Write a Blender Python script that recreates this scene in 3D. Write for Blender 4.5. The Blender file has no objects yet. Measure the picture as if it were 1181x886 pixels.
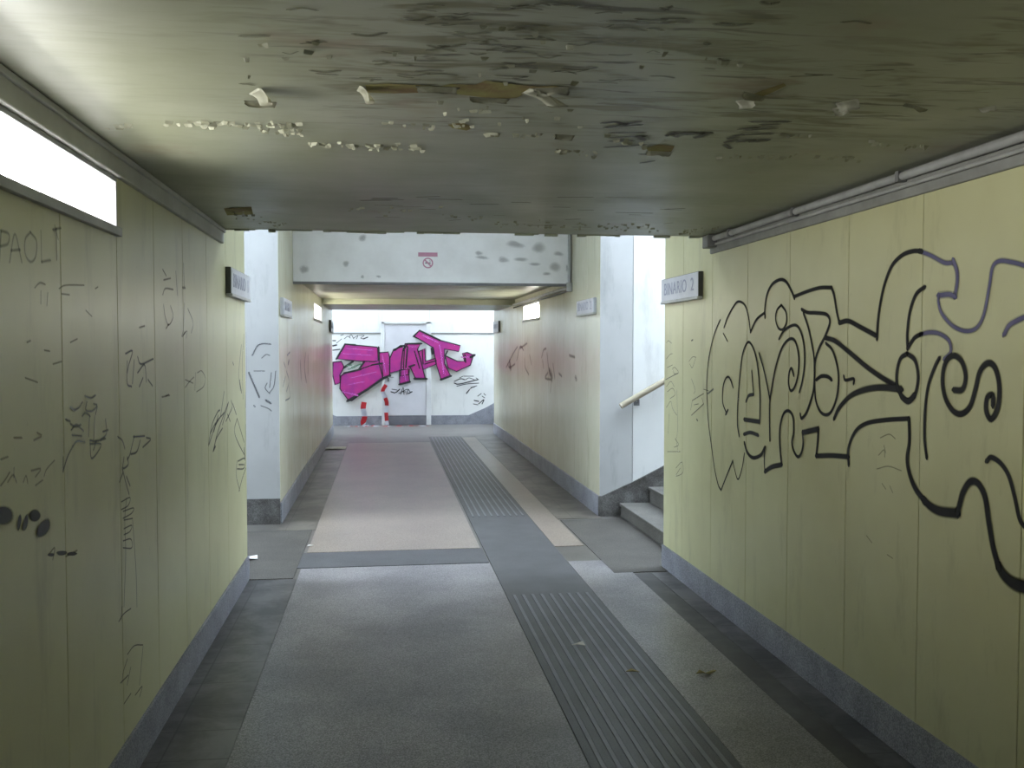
import bpy, bmesh, math, random
from mathutils import Vector, Matrix
random.seed(7)
C = bpy.context.scene.collection
PI = math.pi

# ------------------------------------------------------------------ camera model
IW, IH, F = 1181, 886, 1100.0
VX, VY, CAMZ = 444.0, 400.0, 1.66
YAW = math.atan((590.5 - VX) / F)
PITCH = math.atan((443 - VY) / F * math.cos(YAW))
_cy, _sy, _cp, _sp = math.cos(YAW), math.sin(YAW), math.cos(PITCH), math.sin(PITCH)
FW = Vector((_sy * _cp, _cy * _cp, -_sp)); RT = Vector((_cy, -_sy, 0)); UP = Vector((_sy * _sp, _cy * _sp, _cp))


def on(px, py, ax, v):
    """where the sight line through a photo pixel meets the wall / floor plane of the place"""
    d = RT * ((px - 590.5) / F) + UP * ((443 - py) / F) + FW
    o = Vector((0, 0, CAMZ))
    return o + d * ((v - o[ax]) / d[ax])


cam = bpy.data.cameras.new('camera'); co = bpy.data.objects.new('camera', cam); C.objects.link(co)
cam.sensor_fit = 'HORIZONTAL'; cam.sensor_width = 36; cam.lens = 36 * F / IW; cam.clip_start = .05
M = Matrix.Identity(4)
for i in range(3):
    M[i][0], M[i][1], M[i][2] = RT[i], UP[i], -FW[i]
M[2][3] = CAMZ
co.matrix_world = M
sc = bpy.context.scene
sc.camera = co
sc.view_settings.view_transform = 'Standard'; sc.view_settings.look = 'None'
sc.view_settings.gamma = 1; sc.view_settings.use_curve_mapping = False
sc.view_settings.exposure = 0.45
sc.cycles.max_bounces = 14; sc.cycles.diffuse_bounces = 9; sc.cycles.glossy_bounces = 6; sc.cycles.transparent_max_bounces = 32
sc.cycles.sample_clamp_indirect = 6

# ------------------------------------------------------------------ dimensions (metres)
XL, XR = -.98, 2.08
ZC = 2.37            # low ceiling
ZH = 3.1             # high hall ceiling
YN, YF = 6.95, 9.12  # crossing hall
YS = 5.95            # end of the near ceiling slab
YB = 10.55           # front of the rear lintel
YE, YW = 18.25, 20.4 # rear hall, back wall
Y0 = -5.0

# ------------------------------------------------------------------ materials
def lin(c):
    return tuple(((x / 12.92) if x <= .04045 else ((x + .055) / 1.055) ** 2.4) for x in c)


class NT:
    def __init__(s, name):
        s.m = bpy.data.materials.new(name); s.m.use_nodes = True
        s.t = s.m.node_tree; s.b = s.t.nodes['Principled BSDF']; s.out = s.t.nodes['Material Output']
        s.tc = s.t.nodes.new('ShaderNodeTexCoord')

    def n(s, typ, **kw):
        x = s.t.nodes.new(typ)
        for k, v in kw.items(): setattr(x, k, v)
        return x

    def l(s, a, b): s.t.links.new(a, b)

    def noise(s, scale, detail=4, rough=.55, stretch=(1, 1, 1), off=(0, 0, 0), dist=0):
        mp = s.n('ShaderNodeMapping'); s.l(s.tc.outputs['Object'], mp.inputs[0])
        mp.inputs['Scale'].default_value = stretch; mp.inputs['Location'].default_value = off
        x = s.n('ShaderNodeTexNoise'); s.l(mp.outputs[0], x.inputs['Vector'])
        x.inputs['Scale'].default_value = scale; x.inputs['Detail'].default_value = detail
        x.inputs['Roughness'].default_value = rough; x.inputs['Distortion'].default_value = dist
        return x.outputs[0]

    def ramp(s, fac, p0, p1, c0=(0, 0, 0), c1=(1, 1, 1)):
        r = s.n('ShaderNodeValToRGB'); s.l(fac, r.inputs[0])
        r.color_ramp.elements[0].position = p0; r.color_ramp.elements[1].position = p1
        r.color_ramp.elements[0].color = (*c0, 1); r.color_ramp.elements[1].color = (*c1, 1)
        return r.outputs[0]

    def mix(s, fac, a, b, mode='MIX'):
        x = s.n('ShaderNodeMix', data_type='RGBA', blend_type=mode)
        for sock, v in ((x.inputs[0], fac), (x.inputs[6], a), (x.inputs[7], b)):
            if hasattr(v, 'is_linked') or isinstance(v, bpy.types.NodeSocket): s.l(v, sock)
            elif isinstance(v, (int, float)): sock.default_value = v
            else: sock.default_value = (*v, 1)
        return x.outputs[2]

    def col(s, c):
        if isinstance(c, bpy.types.NodeSocket): s.l(c, s.b.inputs['Base Color'])
        else: s.b.inputs['Base Color'].default_value = (*c, 1)

    def rough(s, r):
        if isinstance(r, bpy.types.NodeSocket): s.l(r, s.b.inputs['Roughness'])
        else: s.b.inputs['Roughness'].default_value = r

    def bump(s, h, strength, dist=.01):
        b = s.n('ShaderNodeBump'); b.inputs['Strength'].default_value = strength; b.inputs['Distance'].default_value = dist
        s.l(h, b.inputs['Height']); s.l(b.outputs[0], s.b.inputs['Normal'])


def dirty(name, c, c2, scale=3, rough=.5, amt=(.35, .75), stretch=(1, 1, 1), fine=0.0, bump=0.0, spec=.5):
    t = NT(name)
    k = t.mix(t.ramp(t.noise(scale, 6, .6, stretch), *amt), c, c2)
    if fine:
        k = t.mix(fine, k, t.ramp(t.noise(160, 2), .4, .62, (.03, .03, .03), (1, 1, 1)), 'SOFT_LIGHT')
    t.col(k); t.rough(rough); t.b.inputs['Specular IOR Level'].default_value = spec
    if bump: t.bump(t.noise(60, 4), bump, .004)
    return t.m


MAT = {}


def panel_mat(name, c, c2, rough=.33):
    t = NT(name)
    k = t.mix(t.ramp(t.noise(1.1, 4, .6), .35, .7), c, c2)
    # grubby vertical runs and rubbed patches
    k = t.mix(t.ramp(t.noise(5, 6, .7, (1, 1, .25), (3, 1, 0)), .55, .85), k, tuple(x * .72 for x in c2))
    k = t.mix(t.ramp(t.noise(26, 4, .7, (1, 1, .6)), .68, .85), k, tuple(x * .6 for x in c2))
    t.col(k); t.rough(rough)
    t.bump(t.noise(3.5, 2), .06, .01)
    return t.m


MAT['panel'] = panel_mat('cream_panel', (.60, .585, .345), (.51, .485, .265))
MAT['panel_rear'] = panel_mat('daylight_paled_cream_panel', (.62, .605, .46), (.54, .52, .37), .26)  # cream panel paled, the neutral cast of daylight put into its colour
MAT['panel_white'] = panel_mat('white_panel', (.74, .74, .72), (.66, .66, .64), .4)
MAT['panel_grey'] = panel_mat('greyed_white_panel', (.50, .50, .49), (.42, .42, .41), .45)  # white panel greyed so open daylight does not burn it out
MAT['joint'] = dirty('dark_joint', (.13, .12, .085), (.18, .165, .12), 9, .9)
MAT['granite'] = dirty('grey_skirting_stone', (.30, .305, .345), (.15, .155, .18), 5, .45, (.3, .8), fine=.5)
MAT['concrete'] = dirty('grey_concrete_trim', (.30, .30, .28), (.20, .20, .185), 6, .8, bump=.15)
MAT['concrete_pale'] = dirty('pale_concrete_band', (.52, .52, .49), (.40, .40, .37), 4, .8, bump=.1)
MAT['fascia'] = dirty('white_fascia_paint', (.82, .815, .80), (.70, .69, .67), 3, .6, (.4, .8))
MAT['flake'] = dirty('old_paint_skin', (.43, .425, .33), (.32, .315, .23), 20, .6)
MAT['crumb'] = dirty('paint_crumbs', (.37, .37, .285), (.26, .26, .17), 30, .6)
MAT['bare'] = dirty('bare_yellow_plaster', (.26, .25, .075), (.20, .125, .05), 9, .85, (.35, .65), bump=.4)
MAT['conduit'] = dirty('grey_plastic_conduit', (.42, .42, .41), (.28, .28, .27), 8, .45)
MAT['signface'] = dirty('white_sign_face', (.60, .61, .66), (.50, .51, .56), 9, .35)
MAT['signcase'] = dirty('dark_sign_case', (.045, .045, .042), (.08, .08, .07), 9, .5)
MAT['signrim'] = dirty('pale_metal_rim', (.5, .5, .49), (.36, .36, .35), 9, .4)
MAT['ink'] = dirty('blue_grey_lettering', (.27, .285, .38), (.34, .355, .45), 12, .5)
MAT['wood'] = dirty('worn_wood', (.38, .33, .24), (.27, .23, .16), 4, .5, stretch=(1, 8, 8))
MAT['steel'] = dirty('grey_bracket_steel', (.20, .20, .20), (.12, .12, .12), 10, .4)
MAT['door'] = dirty('grey_white_door', (.60, .59, .62), (.50, .49, .52), 2, .4)
MAT['doorframe'] = dirty('pale_door_frame', (.66, .66, .66), (.5, .5, .5), 3, .4)
MAT['doorkick'] = dirty('grey_kick_plate', (.16, .16, .18), (.11, .11, .13), 5, .45)
MAT['red'] = dirty('red_tape', (.55, .03, .04), (.45, .03, .04), 9, .45)
MAT['paper'] = dirty('dirty_white_paper', (.72, .71, .68), (.5, .49, .45), 30, .8)
MAT['leaf'] = dirty('dry_leaf', (.34, .30, .13), (.2, .15, .06), 40, .8)
MAT['signred'] = dirty('red_print', (.52, .25, .34), (.48, .24, .3), 20, .6)
MAT['signblack'] = dirty('dark_print', (.08, .08, .09), (.12, .12, .12), 20, .6)
MAT['pale'] = dirty('pale_plaster', (.62, .62, .62), (.5, .5, .5), 2, .8)
MAT['frame'] = dirty('grey_window_frame', (.36, .36, .36), (.24, .24, .24), 8, .45)

# floor
MAT['floor'] = dirty('dark_stone_floor', (.12, .11, .098), (.068, .062, .056), 3, .36, (.3, .7), fine=.5)
MAT['terrazzo'] = dirty('worn_terrazzo', (.245, .232, .232), (.135, .128, .134), 1.4, .33, (.36, .64), fine=.6)
MAT['terrazzo_warm'] = dirty('warm_terrazzo', (.25, .205, .165), (.175, .145, .12), 1.6, .3, (.3, .75), fine=.5)
MAT['rubber'] = dirty('grey_rubber_strip', (.095, .096, .100), (.06, .06, .063), 4, .45, (.3, .75), fine=.3, spec=.35)
MAT['gutter'] = dirty('dirty_gutter', (.045, .043, .045), (.10, .096, .095), 4, .5, (.45, .7))
MAT['rib'] = dirty('worn_rib_tops', (.16, .168, .18), (.10, .105, .115), 4, .4, (.3, .75))
MAT['mat'] = dirty('plain_grey_slab', (.09, .083, .073), (.06, .055, .048), 3, .6, (.3, .75), fine=.4, spec=.25)


def grime_mat(name='grimy_edge_tiles', ca=(.045, .043, .048), cb=(.15, .145, .148)):
    t = NT(name)
    k = t.mix(t.ramp(t.noise(2.4, 6, .68, dist=.3), .42, .60), ca, cb)
    br = t.n('ShaderNodeTexBrick'); t.l(t.tc.outputs['Object'], br.inputs[0])
    br.inputs['Scale'].default_value = 1; br.inputs['Brick Width'].default_value = .3; br.inputs['Row Height'].default_value = .3
    br.inputs['Mortar Size'].default_value = .004; br.offset = 0
    br.inputs[1].default_value = (1, 1, 1, 1); br.inputs[2].default_value = (.86, .86, .86, 1); br.inputs[3].default_value = (.4, .4, .4, 1)
    k = t.mix(1.0, k, br.outputs[0], 'MULTIPLY')
    t.col(k); t.rough(.35); t.bump(t.noise(30, 4), .1, .004)
    return t.m


MAT['grime'] = grime_mat()
MAT['grime_warm'] = grime_mat('brown_grimy_tiles', (.05, .042, .033), (.15, .132, .11))
MAT['granite_dirty'] = dirty('dirt_stained_stone', (.17, .165, .16), (.06, .055, .048), 6, .6, (.3, .62), fine=.4)


def ceiling_mat():
    t = NT('flaking_ceiling_paint')
    k = t.mix(t.ramp(t.noise(1.3, 5, .6), .3, .75), (.35, .36, .275), (.25, .258, .165))
    # damp streaks that run across the corridor
    s1 = t.ramp(t.noise(9, 3, .6, (.42, 1.7, 1), dist=.5), .50, .64)
    s2 = t.ramp(t.noise(1.2, 3, .6, off=(5, 2, 0)), .30, .55)
    xyz = t.n('ShaderNodeSeparateXYZ'); t.l(t.tc.outputs['Object'], xyz.inputs[0])
    def ss(sock, a, b_):
        r = t.n('ShaderNodeMapRange', interpolation_type='SMOOTHSTEP'); t.l(sock, r.inputs[0]); r.inputs[1].default_value = a; r.inputs[2].default_value = b_
        return r.outputs[0]
    streak_zone = t.mix(1.0, ss(xyz.outputs[0], -.55, .15), ss(xyz.outputs[1], 3.5, 2.7), 'MULTIPLY')   # streaks strong near and right, faint elsewhere
    s2 = t.mix(1.0, s2, t.mix(streak_zone, (.12, .12, .12), (1, 1, 1)), 'MULTIPLY')
    k = t.mix(t.mix(1.0, s1, s2, 'MULTIPLY'), k, (.13, .125, .05))
    s3 = t.ramp(t.noise(13, 3, .6, (.3, 1.9, 1), (2, 9, 0), .6), .58, .66)
    k = t.mix(t.mix(1.0, s3, s2, 'MULTIPLY'), k, (.07, .065, .03))
    s4 = t.ramp(t.noise(2.2, 4, .6, off=(1, 7, 0)), .62, .78)
    k = t.mix(s4, k, (.25, .19, .12))
    t.col(k); t.rough(t.ramp(t.noise(3, 4), .3, .8, (.34,) * 3, (.5,) * 3))
    t.bump(t.noise(7, 3, .5, (.4, 1.2, 1)), .3, .008)
    return t.m


MAT['ceiling'] = ceiling_mat()


def emit(name, c, s):
    t = NT(name)
    e = t.n('ShaderNodeEmission'); e.inputs[0].default_value = (*c, 1); e.inputs[1].default_value = s
    t.l(e.outputs[0], t.out.inputs[0])
    return t.m


MAT['pane'] = emit('daylit_frosted_pane', (1.0, 1.0, .95), 42.0)
MAT['pane_rear'] = emit('daylit_frosted_pane_warm', (1.0, .96, .84), 30.0)


def paint_mat(name, c, c2=None, opacity=1.0, soft=.25, rough=.55):
    """sprayed / drawn paint lying on a wall: crisp core, feathered edge"""
    t = NT(name)
    t.col(t.mix(t.ramp(t.noise(7, 4), .35, .65), c, c2 or c)); t.rough(rough)
    uv = t.n('ShaderNodeUVMap'); sp = t.n('ShaderNodeSeparateXYZ'); t.l(uv.outputs[0], sp.inputs[0])
    a = t.n('ShaderNodeMath', operation='SUBTRACT'); t.l(sp.outputs[1], a.inputs[0]); a.inputs[1].default_value = .5
    b = t.n('ShaderNodeMath', operation='ABSOLUTE'); t.l(a.outputs[0], b.inputs[0])
    r = t.n('ShaderNodeMapRange'); t.l(b.outputs[0], r.inputs[0])
    r.inputs[1].default_value = .5; r.inputs[2].default_value = .5 - soft; r.inputs[3].default_value = 0; r.inputs[4].default_value = opacity
    t.l(r.outputs[0], t.b.inputs['Alpha'])
    return t.m


MAT['black'] = paint_mat('black_spray', (.012, .012, .013), (.016, .016, .018), 1, .24, .8)
MAT['violet'] = paint_mat('violet_spray', (.10, .095, .21), (.14, .13, .24), .9, .35)
MAT['magenta'] = paint_mat('magenta_spray', (.42, .024, .205), (.30, .02, .20), 1, .02, .5)
MAT['pinkhi'] = paint_mat('pink_spray', (.72, .16, .55), (.6, .1, .5), .8, .45)
MAT['green'] = paint_mat('green_spray', (.10, .22, .13), (.16, .26, .18), .75, .4)
MAT['pen'] = paint_mat('dark_marker', (.07, .068, .08), (.12, .115, .14), .75, .45)
MAT['penblue'] = paint_mat('blue_marker', (.085, .10, .125), (.13, .145, .165), .7, .45)
MAT['faint'] = paint_mat('faint_marker', (.17, .165, .165), (.22, .21, .21), .5, .45)
MAT['rust'] = paint_mat('rust_red_marker', (.20, .11, .095), (.26, .16, .14), .55, .45)
MAT['smudge'] = paint_mat('grey_smudge', (.22, .22, .22), (.30, .30, .30), .38, .3)
MAT['inkblot'] = paint_mat('black_ink', (.014, .014, .016), (.03, .03, .035), .95, .13)
MAT['streak'] = paint_mat('olive_streak', (.09, .088, .04), (.13, .125, .06), .7, .5)
MAT['soot'] = paint_mat('black_soot', (.02, .018, .014), (.06, .055, .035), .85, .4)

# ------------------------------------------------------------------ mesh helpers
def bx(bm, x0, x1, y0, y1, z0, z1, bev=0, mi=0):
    r = bmesh.ops.create_cube(bm, size=1)
    for v in r['verts']:
        v.co = Vector(((x0 + x1) / 2 + v.co.x * (x1 - x0), (y0 + y1) / 2 + v.co.y * (y1 - y0), (z0 + z1) / 2 + v.co.z * (z1 - z0)))
    fs = set(f for v in r['verts'] for f in v.link_faces)
    for f in fs: f.material_index = mi
    if bev:
        es = set(e for f in fs for e in f.edges)
        bmesh.ops.bevel(bm, geom=list(es), offset=bev, segments=2, profile=.5, affect='EDGES')


def tube(bm, pts, r, seg=10):
    pts = [Vector(p) for p in pts]; rings = []
    for i, p in enumerate(pts):
        d = (pts[min(i + 1, len(pts) - 1)] - pts[max(i - 1, 0)]).normalized()
        a = d.cross(Vector((0, 0, 1)))
        if a.length < .05: a = d.cross(Vector((1, 0, 0)))
        a.normalize(); b = a.cross(d)
        rings.append([bm.verts.new(p + (a * math.cos(2 * PI * k / seg) + b * math.sin(2 * PI * k / seg)) * r) for k in range(seg)])
    for i in range(len(rings) - 1):
        for k in range(seg):
            bm.faces.new((rings[i][k], rings[i][(k + 1) % seg], rings[i + 1][(k + 1) % seg], rings[i + 1][k])).smooth = True
    bm.faces.new(rings[0]); bm.faces.new(rings[-1][::-1])


def prism(bm, poly, axis, a, b, mi=0):
    """polygon of the two other axes, extruded from a to b along an axis"""
    def P(p, t):
        q = list(p); q.insert(axis, t); return bm.verts.new(q)
    A = [P(p, a) for p in poly]; B = [P(p, b) for p in poly]
    n = len(poly)
    fs = [bm.faces.new(A), bm.faces.new(B[::-1])] + [bm.faces.new((A[i], B[i], B[(i + 1) % n], A[(i + 1) % n])) for i in range(n)]
    for f in fs: f.material_index = mi
    bmesh.ops.recalc_face_normals(bm, faces=fs)


def obj(name, bm, mats, parent=None, label=None, kind=None):
    me = bpy.data.meshes.new(name)
    bm.to_mesh(me); bm.free()
    for m in (mats if isinstance(mats, (list, tuple)) else [mats]):
        me.materials.append(MAT[m])
    o = bpy.data.objects.new(name, me); C.objects.link(o)
    if parent is not None:
        o.parent = parent
        o.matrix_parent_inverse = Matrix.Translation(-parent.location) if parent.type == 'EMPTY' else Matrix.Identity(4)
    if label: o['label'] = label
    if kind: o['kind'] = kind
    return o


def struct(name, bm, mats, label=None, cat=None):
    o = obj(name, bm, mats); o['kind'] = 'structure'
    if label: o['label'] = label
    if cat: o['category'] = cat
    return o


def thing(name, label, cat, loc, group=None):
    o = bpy.data.objects.new(name, None); C.objects.link(o); o.location = loc; o.empty_display_size = .1
    o['label'] = label; o['category'] = cat
    if group: o['group'] = group
    return o


def tag(o, label, cat, group=None):
    o['label'] = label; o['category'] = cat
    if group: o['group'] = group
    return o


def new(): return bmesh.new()


# ------------------------------------------------------------------ floor
bm = new(); bx(bm, -1.62, 2.62, -7.4, YW + .2, -.2, 0); bx(bm, -9, -1.62, -7.4, Y0, -.2, 0); bx(bm, 2.62, 9.5, -7.4, Y0, -.2, 0)  # side pieces floor the added crossing behind the viewer
floor = struct('floor', bm, 'floor', 'dark grey stone floor of the underpass', 'floor')


def slab(name, x0, x1, y0, y1, mat, h=.004, label=None):
    b = new(); bx(b, x0, x1, y0, y1, -.001, h, .0015)
    return obj(name, b, mat, floor, label)


slab('terrazzo_panel', -.63, .79, Y0, 7.22, 'terrazzo', .004, 'wide pale terrazzo panel of the near corridor floor')
slab('terrazzo_panel', -.63, .77, 7.78, 16.6, 'terrazzo_warm', .004, 'wide pale terrazzo panel running to the rear wall')
slab('gutter_strip', 1.802, 1.93, Y0, 6.75, 'gutter', .002, 'dark dirty gutter strip along the right side of the near floor')
slab('terrazzo_strip', 1.392, 1.80, Y0, 7.2, 'terrazzo', .004, 'narrow pale terrazzo strip right of the ribbed guide strip')
slab('terrazzo_strip', 1.392, 1.64, 7.76, 17.4, 'terrazzo_warm', .004, 'narrow pale terrazzo strip in the rear corridor')
slab('edge_tiles', XL, -.632, Y0, 6.9, 'grime', .003, 'grimy dark tiles along the left skirting')
slab('edge_tiles', 1.932, XR, Y0, 6.75, 'grime', .003, 'grimy dark tiles along the right skirting')
slab('edge_tiles', XL, -.632, 8.76, 17.6, 'grime_warm', .003, 'grimy tiles along the left wall of the rear corridor')
slab('edge_tiles', 1.642, XR, 9.0, 17.6, 'grime_warm', .003, 'grimy tiles along the right wall of the rear corridor')
slab('threshold_slab', -1.45, -.66, 6.92, 8.74, 'mat', .005, 'plain dark slab in the left stair opening')
slab('threshold_slab', 1.66, 2.27, 6.78, 8.95, 'mat', .005, 'plain dark slab at the foot of the right stairs')
slab('cross_strip', -.66, .785, 7.235, 7.765, 'rubber', .005, 'dark strip crossing the pale floor panels')
# tactile guide: plain rubber strip with raised ribs
b = new(); bx(b, .795, 1.388, Y0, 17.6, -.001, .006, .002)
tact = obj('tactile_guide', b, 'rubber', floor, 'ribbed dark grey guide strip running down the corridor')
for (ya, yb) in ((Y0, 6.25), (9.2, 17.5)):
    b = new()
    for i in range(9):
        x = .845 + i * .0615
        bx(b, x - .011, x + .011, ya, yb, .005, .0095, .003)
    obj('guide_ribs', b, 'rib', tact)

# ------------------------------------------------------------------ panelled walls
def panel_wall(name, side, face, y0, y1, z1, joints, win=None, mat='panel', label=None, axis=0, depth=.2, cat='wall', clean=None):
    """wall whose face lies at x=face (axis 0) or y=face (axis 1); side=+1 means the wall body is on the + side"""
    bm = new()
    def B(u0, u1, z0, z1_, d0, d1, bev, mi):
        lo, hi = sorted((face + side * d0, face + side * d1))
        if axis == 0: bx(bm, lo, hi, u0, u1, z0, z1_, bev, mi)
        else: bx(bm, u0, u1, lo, hi, z0, z1_, bev, mi)
    T = .014; I = .016
    if win:
        wy0, wy1, wz0, wz1 = win
        B(y0 + I, wy0, 0, z1, T, depth, 0, 1); B(wy1, y1 - I, 0, z1, T, depth, 0, 1)
        B(wy0, wy1, 0, wz0, T, depth, 0, 1); B(wy0, wy1, wz1, z1, T, depth, 0, 1)
    else:
        B(y0 + I, y1 - I, 0, z1, T, depth, 0, 1)
    js = sorted(set([y0, y1] + [j for j in joints if y0 < j < y1]))
    if win: js = sorted(set(js + [win[0], win[1]]))
    g = .0019
    for a, c in zip(js, js[1:]):
        if win and a >= win[0] - 1e-6 and c <= win[1] + 1e-6:
            B(a + g, c - g, .005, win[2], 0, T, .0025, 0); B(a + g, c - g, win[3], z1, 0, T, .0025, 0)
        else:
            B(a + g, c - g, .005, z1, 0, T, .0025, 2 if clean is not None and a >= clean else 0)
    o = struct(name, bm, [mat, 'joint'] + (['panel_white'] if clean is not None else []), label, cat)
    return o


JL = [6.14, 5.49, 4.86, 4.27, 3.70, 3.08, 2.47, 1.87, 1.27, .67, .07, -.53, -1.13, -1.73, -2.33, -2.93, -3.53, -4.13]
JR = [6.50, 5.90, 5.30, 4.72, 4.09, 3.49, 2.88, 2.29, 1.69, 1.09, .49, -.11, -.71, -1.31, -1.91, -2.51, -3.11, -3.71, -4.31]
JF = [YF + .6 * k for k in range(1, 16)]
WIN_N = (2.1, 3.70, 2.095, 2.275)
WIN_L = (13.6, 15.2, 2.06, 2.28)
WIN_R = (12.8, 14.3, 2.06, 2.28)
wall_left = panel_wall('wall_left', -1, XL, Y0, YN, 4.4, JL, WIN_N, depth=.4, label='near left corridor wall of cream vertical panels with scribbles')
wall_right = panel_wall('wall_right', 1, XR, Y0, YN, 4.4, JR, label='near right corridor wall of cream vertical panels with a large black graffiti outline')
wall_rear_left = panel_wall('wall_rear_left', -1, XL, YF, YE, 4.4, JF, WIN_L, mat='panel_rear', label='left cream panel wall of the rear corridor')
wall_rear_right = panel_wall('wall_rear_right', 1, XR, YF, YE, 4.4, JF, WIN_R, mat='panel_rear', label='right cream panel wall of the rear corridor')
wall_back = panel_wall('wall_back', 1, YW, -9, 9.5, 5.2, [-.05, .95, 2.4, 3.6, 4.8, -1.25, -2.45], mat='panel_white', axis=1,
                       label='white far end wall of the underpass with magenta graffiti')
panel_wall('wall_added_front', -1, -7.2, -9, 9.5, 5.2, [-.05, .95, 2.4, 3.6, -1.25, -2.45], mat='panel_white', axis=1, label='added unseen end wall behind the viewer, where daylight enters')  # added unseen crossing, open to the sky, to light the near walls
# stairwell side walls (four wings at each crossing)
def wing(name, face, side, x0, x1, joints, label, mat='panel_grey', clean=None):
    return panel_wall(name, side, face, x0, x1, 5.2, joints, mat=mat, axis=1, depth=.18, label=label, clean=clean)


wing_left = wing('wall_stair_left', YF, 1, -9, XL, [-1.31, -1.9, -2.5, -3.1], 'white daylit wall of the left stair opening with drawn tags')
wing_right = wing('wall_stair_right', YF, 1, XR, 9.5, [2.41, 3.0, 3.6, 4.2, 4.8], 'white daylit wall beside the right stairs', clean=2.4)  # first panel dirtier; the rest made whiter so they burn out in daylight
wing('wall_stair_left_near', YN, -1, -9, XL - .2, [-1.5], 'near side wall of the left stairs')
wing('wall_stair_right_near', YN, -1, XR + .2, 9.5, [2.7], 'near side wall of the right stairs')
wing('wall_added_front_left', Y0, 1, -9, XL - .4, [-1.5], 'added unseen side wall of the daylight opening behind the viewer on the left')  # this pair is added, flanking the daylight opening behind the viewer
wing('wall_added_front_right', Y0, 1, XR + .2, 9.5, [2.7], 'added unseen side wall of the daylight opening behind the viewer on the right')
wing('wall_stair_rear_left', YE, -1, -9, XL - .2, [-1.5], 'side wall of the rear left stairs')
wing('wall_stair_rear_right', YE, -1, XR + .2, 9.5, [2.7], 'side wall of the rear right stairs')

# skirtings
SK = .17
def skirt(name, x0, x1, y0, y1, label, h=SK):
    b = new(); bx(b, x0, x1, y0, y1, 0, h, .004)
    return struct(name, b, 'granite', label, 'skirting')


skirt('baseboard_left', XL - .002, XL + .014, Y0, YN, 'grey stone skirting under the near left wall')
skirt('baseboard_right', XR - .014, XR + .002, Y0, YN, 'grey stone skirting under the near right wall')
skirt('baseboard_rear_left', XL - .002, XL + .014, YF - .012, YE, 'grey stone skirting of the left rear wall', .2)
skirt('baseboard_rear_right', XR - .014, XR + .002, YF - .012, YE, 'grey stone skirting of the right rear wall', .2)


def stair_skirt(name, pts, y0, y1, label, mat='granite'):
    b = new(); prism(b, pts, 1, y0, y1)
    return struct(name, b, mat, label, 'skirting')


RISE, TREAD, XS, XSL = .155, .29, 2.29, -1.55
SL = RISE / TREAD
stair_skirt('baseboard_stair_right', [(XR - .014, 0), (9.4, 0), (9.4, .478 + SL * (9.4 - 2.707)), (2.707, .478), (2.41, .331), (2.10, .20), (XR - .014, .20)],
            YF - .03, YF + .002, 'grey stone skirting climbing beside the right stairs', 'granite_dirty')
stair_skirt('baseboard_stair_left', [(XL, 0), (XL, .24), (-1.3, .24), (-1.55, .30), (-9, .30 + SL * 7.45), (-9, 0)],
            YF - .03, YF + .002, 'dirty grey stone base of the left stair wall', 'granite_dirty')
stair_skirt('baseboard_back', [(-9, 0), (9.4, 0), (9.4, .40 + SL * 7.3), (2.15, .36), (1.78, .2), (-1.02, .2), (-1.2, .28), (-9, .30 + SL * 7.8)],
            YW - .02, YW + .002, 'dark grey skirting of the end wall that climbs at both sides')

# stairs
def stairs(name, x0, sgn, y0, y1, n, label):
    e = bpy.data.objects.new(name, None); C.objects.link(e); e.location = (x0, (y0 + y1) / 2, 0)
    e['label'] = label; e['category'] = 'stairs'; e['kind'] = 'structure'
    for i in range(n):
        b = new()
        a, c = x0 + sgn * TREAD * i, x0 + sgn * (TREAD * (i + 1) + .01)
        z1 = .13 + RISE * i
        bx(b, min(a, c), max(a, c), y0, y1, max(0, z1 - .5) if i else 0, z1 - .03)
        a2 = a - sgn * .018
        bx(b, min(a2, c), max(a2, c), y0, y1, z1 - .03, z1, .006)
        obj('step', b, 'mat2', e)
    return e


MAT['mat2'] = dirty('pale_step_stone', (.135, .128, .112), (.075, .07, .06), 4, .65, (.3, .75), fine=.4)
G = .032
stairs('staircase', XS, 1, YN + .004, YF - G, 20, 'stone stairs rising to the right behind the near right wall')
stairs('staircase', XSL, -1, YN + .004, YF - G, 20, 'stone stairs rising to the left behind the near left wall')
stairs('staircase', 2.32, 1, YE + .004, YW - .024, 20, 'stone stairs rising right beside the far end wall')
stairs('staircase', XSL, -1, YE + .004, YW - .024, 20, 'stone stairs rising left beside the far end wall')

# ------------------------------------------------------------------ ceilings, lintel, trims
bm = new(); bx(bm, XL - .2, XR + .2, Y0, YS, ZC, ZH)
ceiling = struct('ceiling', bm, 'ceiling', 'low peeling ceiling of the near corridor', 'ceiling')
bm = new(); bx(bm, XL - .02, XR + .02, YS - .02, YB + .3, 4.4, 4.6)
bx(bm, XL - .2, XR + .2, YS - .22, YS, ZH - .002, 4.4); bx(bm, XL - .2, XR + .2, YB + .031, YB + .25, ZH - .002, 4.4)
struct('ceiling_hall', bm, 'pale', 'unseen ceiling over the stair crossing, raised to admit daylight', 'ceiling')  # unseen; raised and narrowed so daylight reaches the white fascia
bm = new(); bx(bm, XL - .2, XR + .2, YB + .03, YE, 2.42, ZH); bx(bm, XL - .01, XR + .01, YB + .03, YB + .4, ZC, 2.43); bx(bm, XL - .01, XR + .01, 15.25, 17.6, 2.335, 2.43)
ceiling_rear = struct('ceiling_rear', bm, 'ceiling', 'low ceiling of the rear corridor', 'ceiling')
bm = new(); bx(bm, XL - .02, XR + .02, YE - .3, YE + 1.1, 4.4, 4.6); bx(bm, XL - .2, XR + .2, YE - .2, YE, ZH - .002, 4.4)
struct('ceiling_back', bm, 'pale', 'unseen ceiling before the far end wall, cut short to admit daylight', 'ceiling')  # unseen; stops short so the sky brightens the end wall
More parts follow.
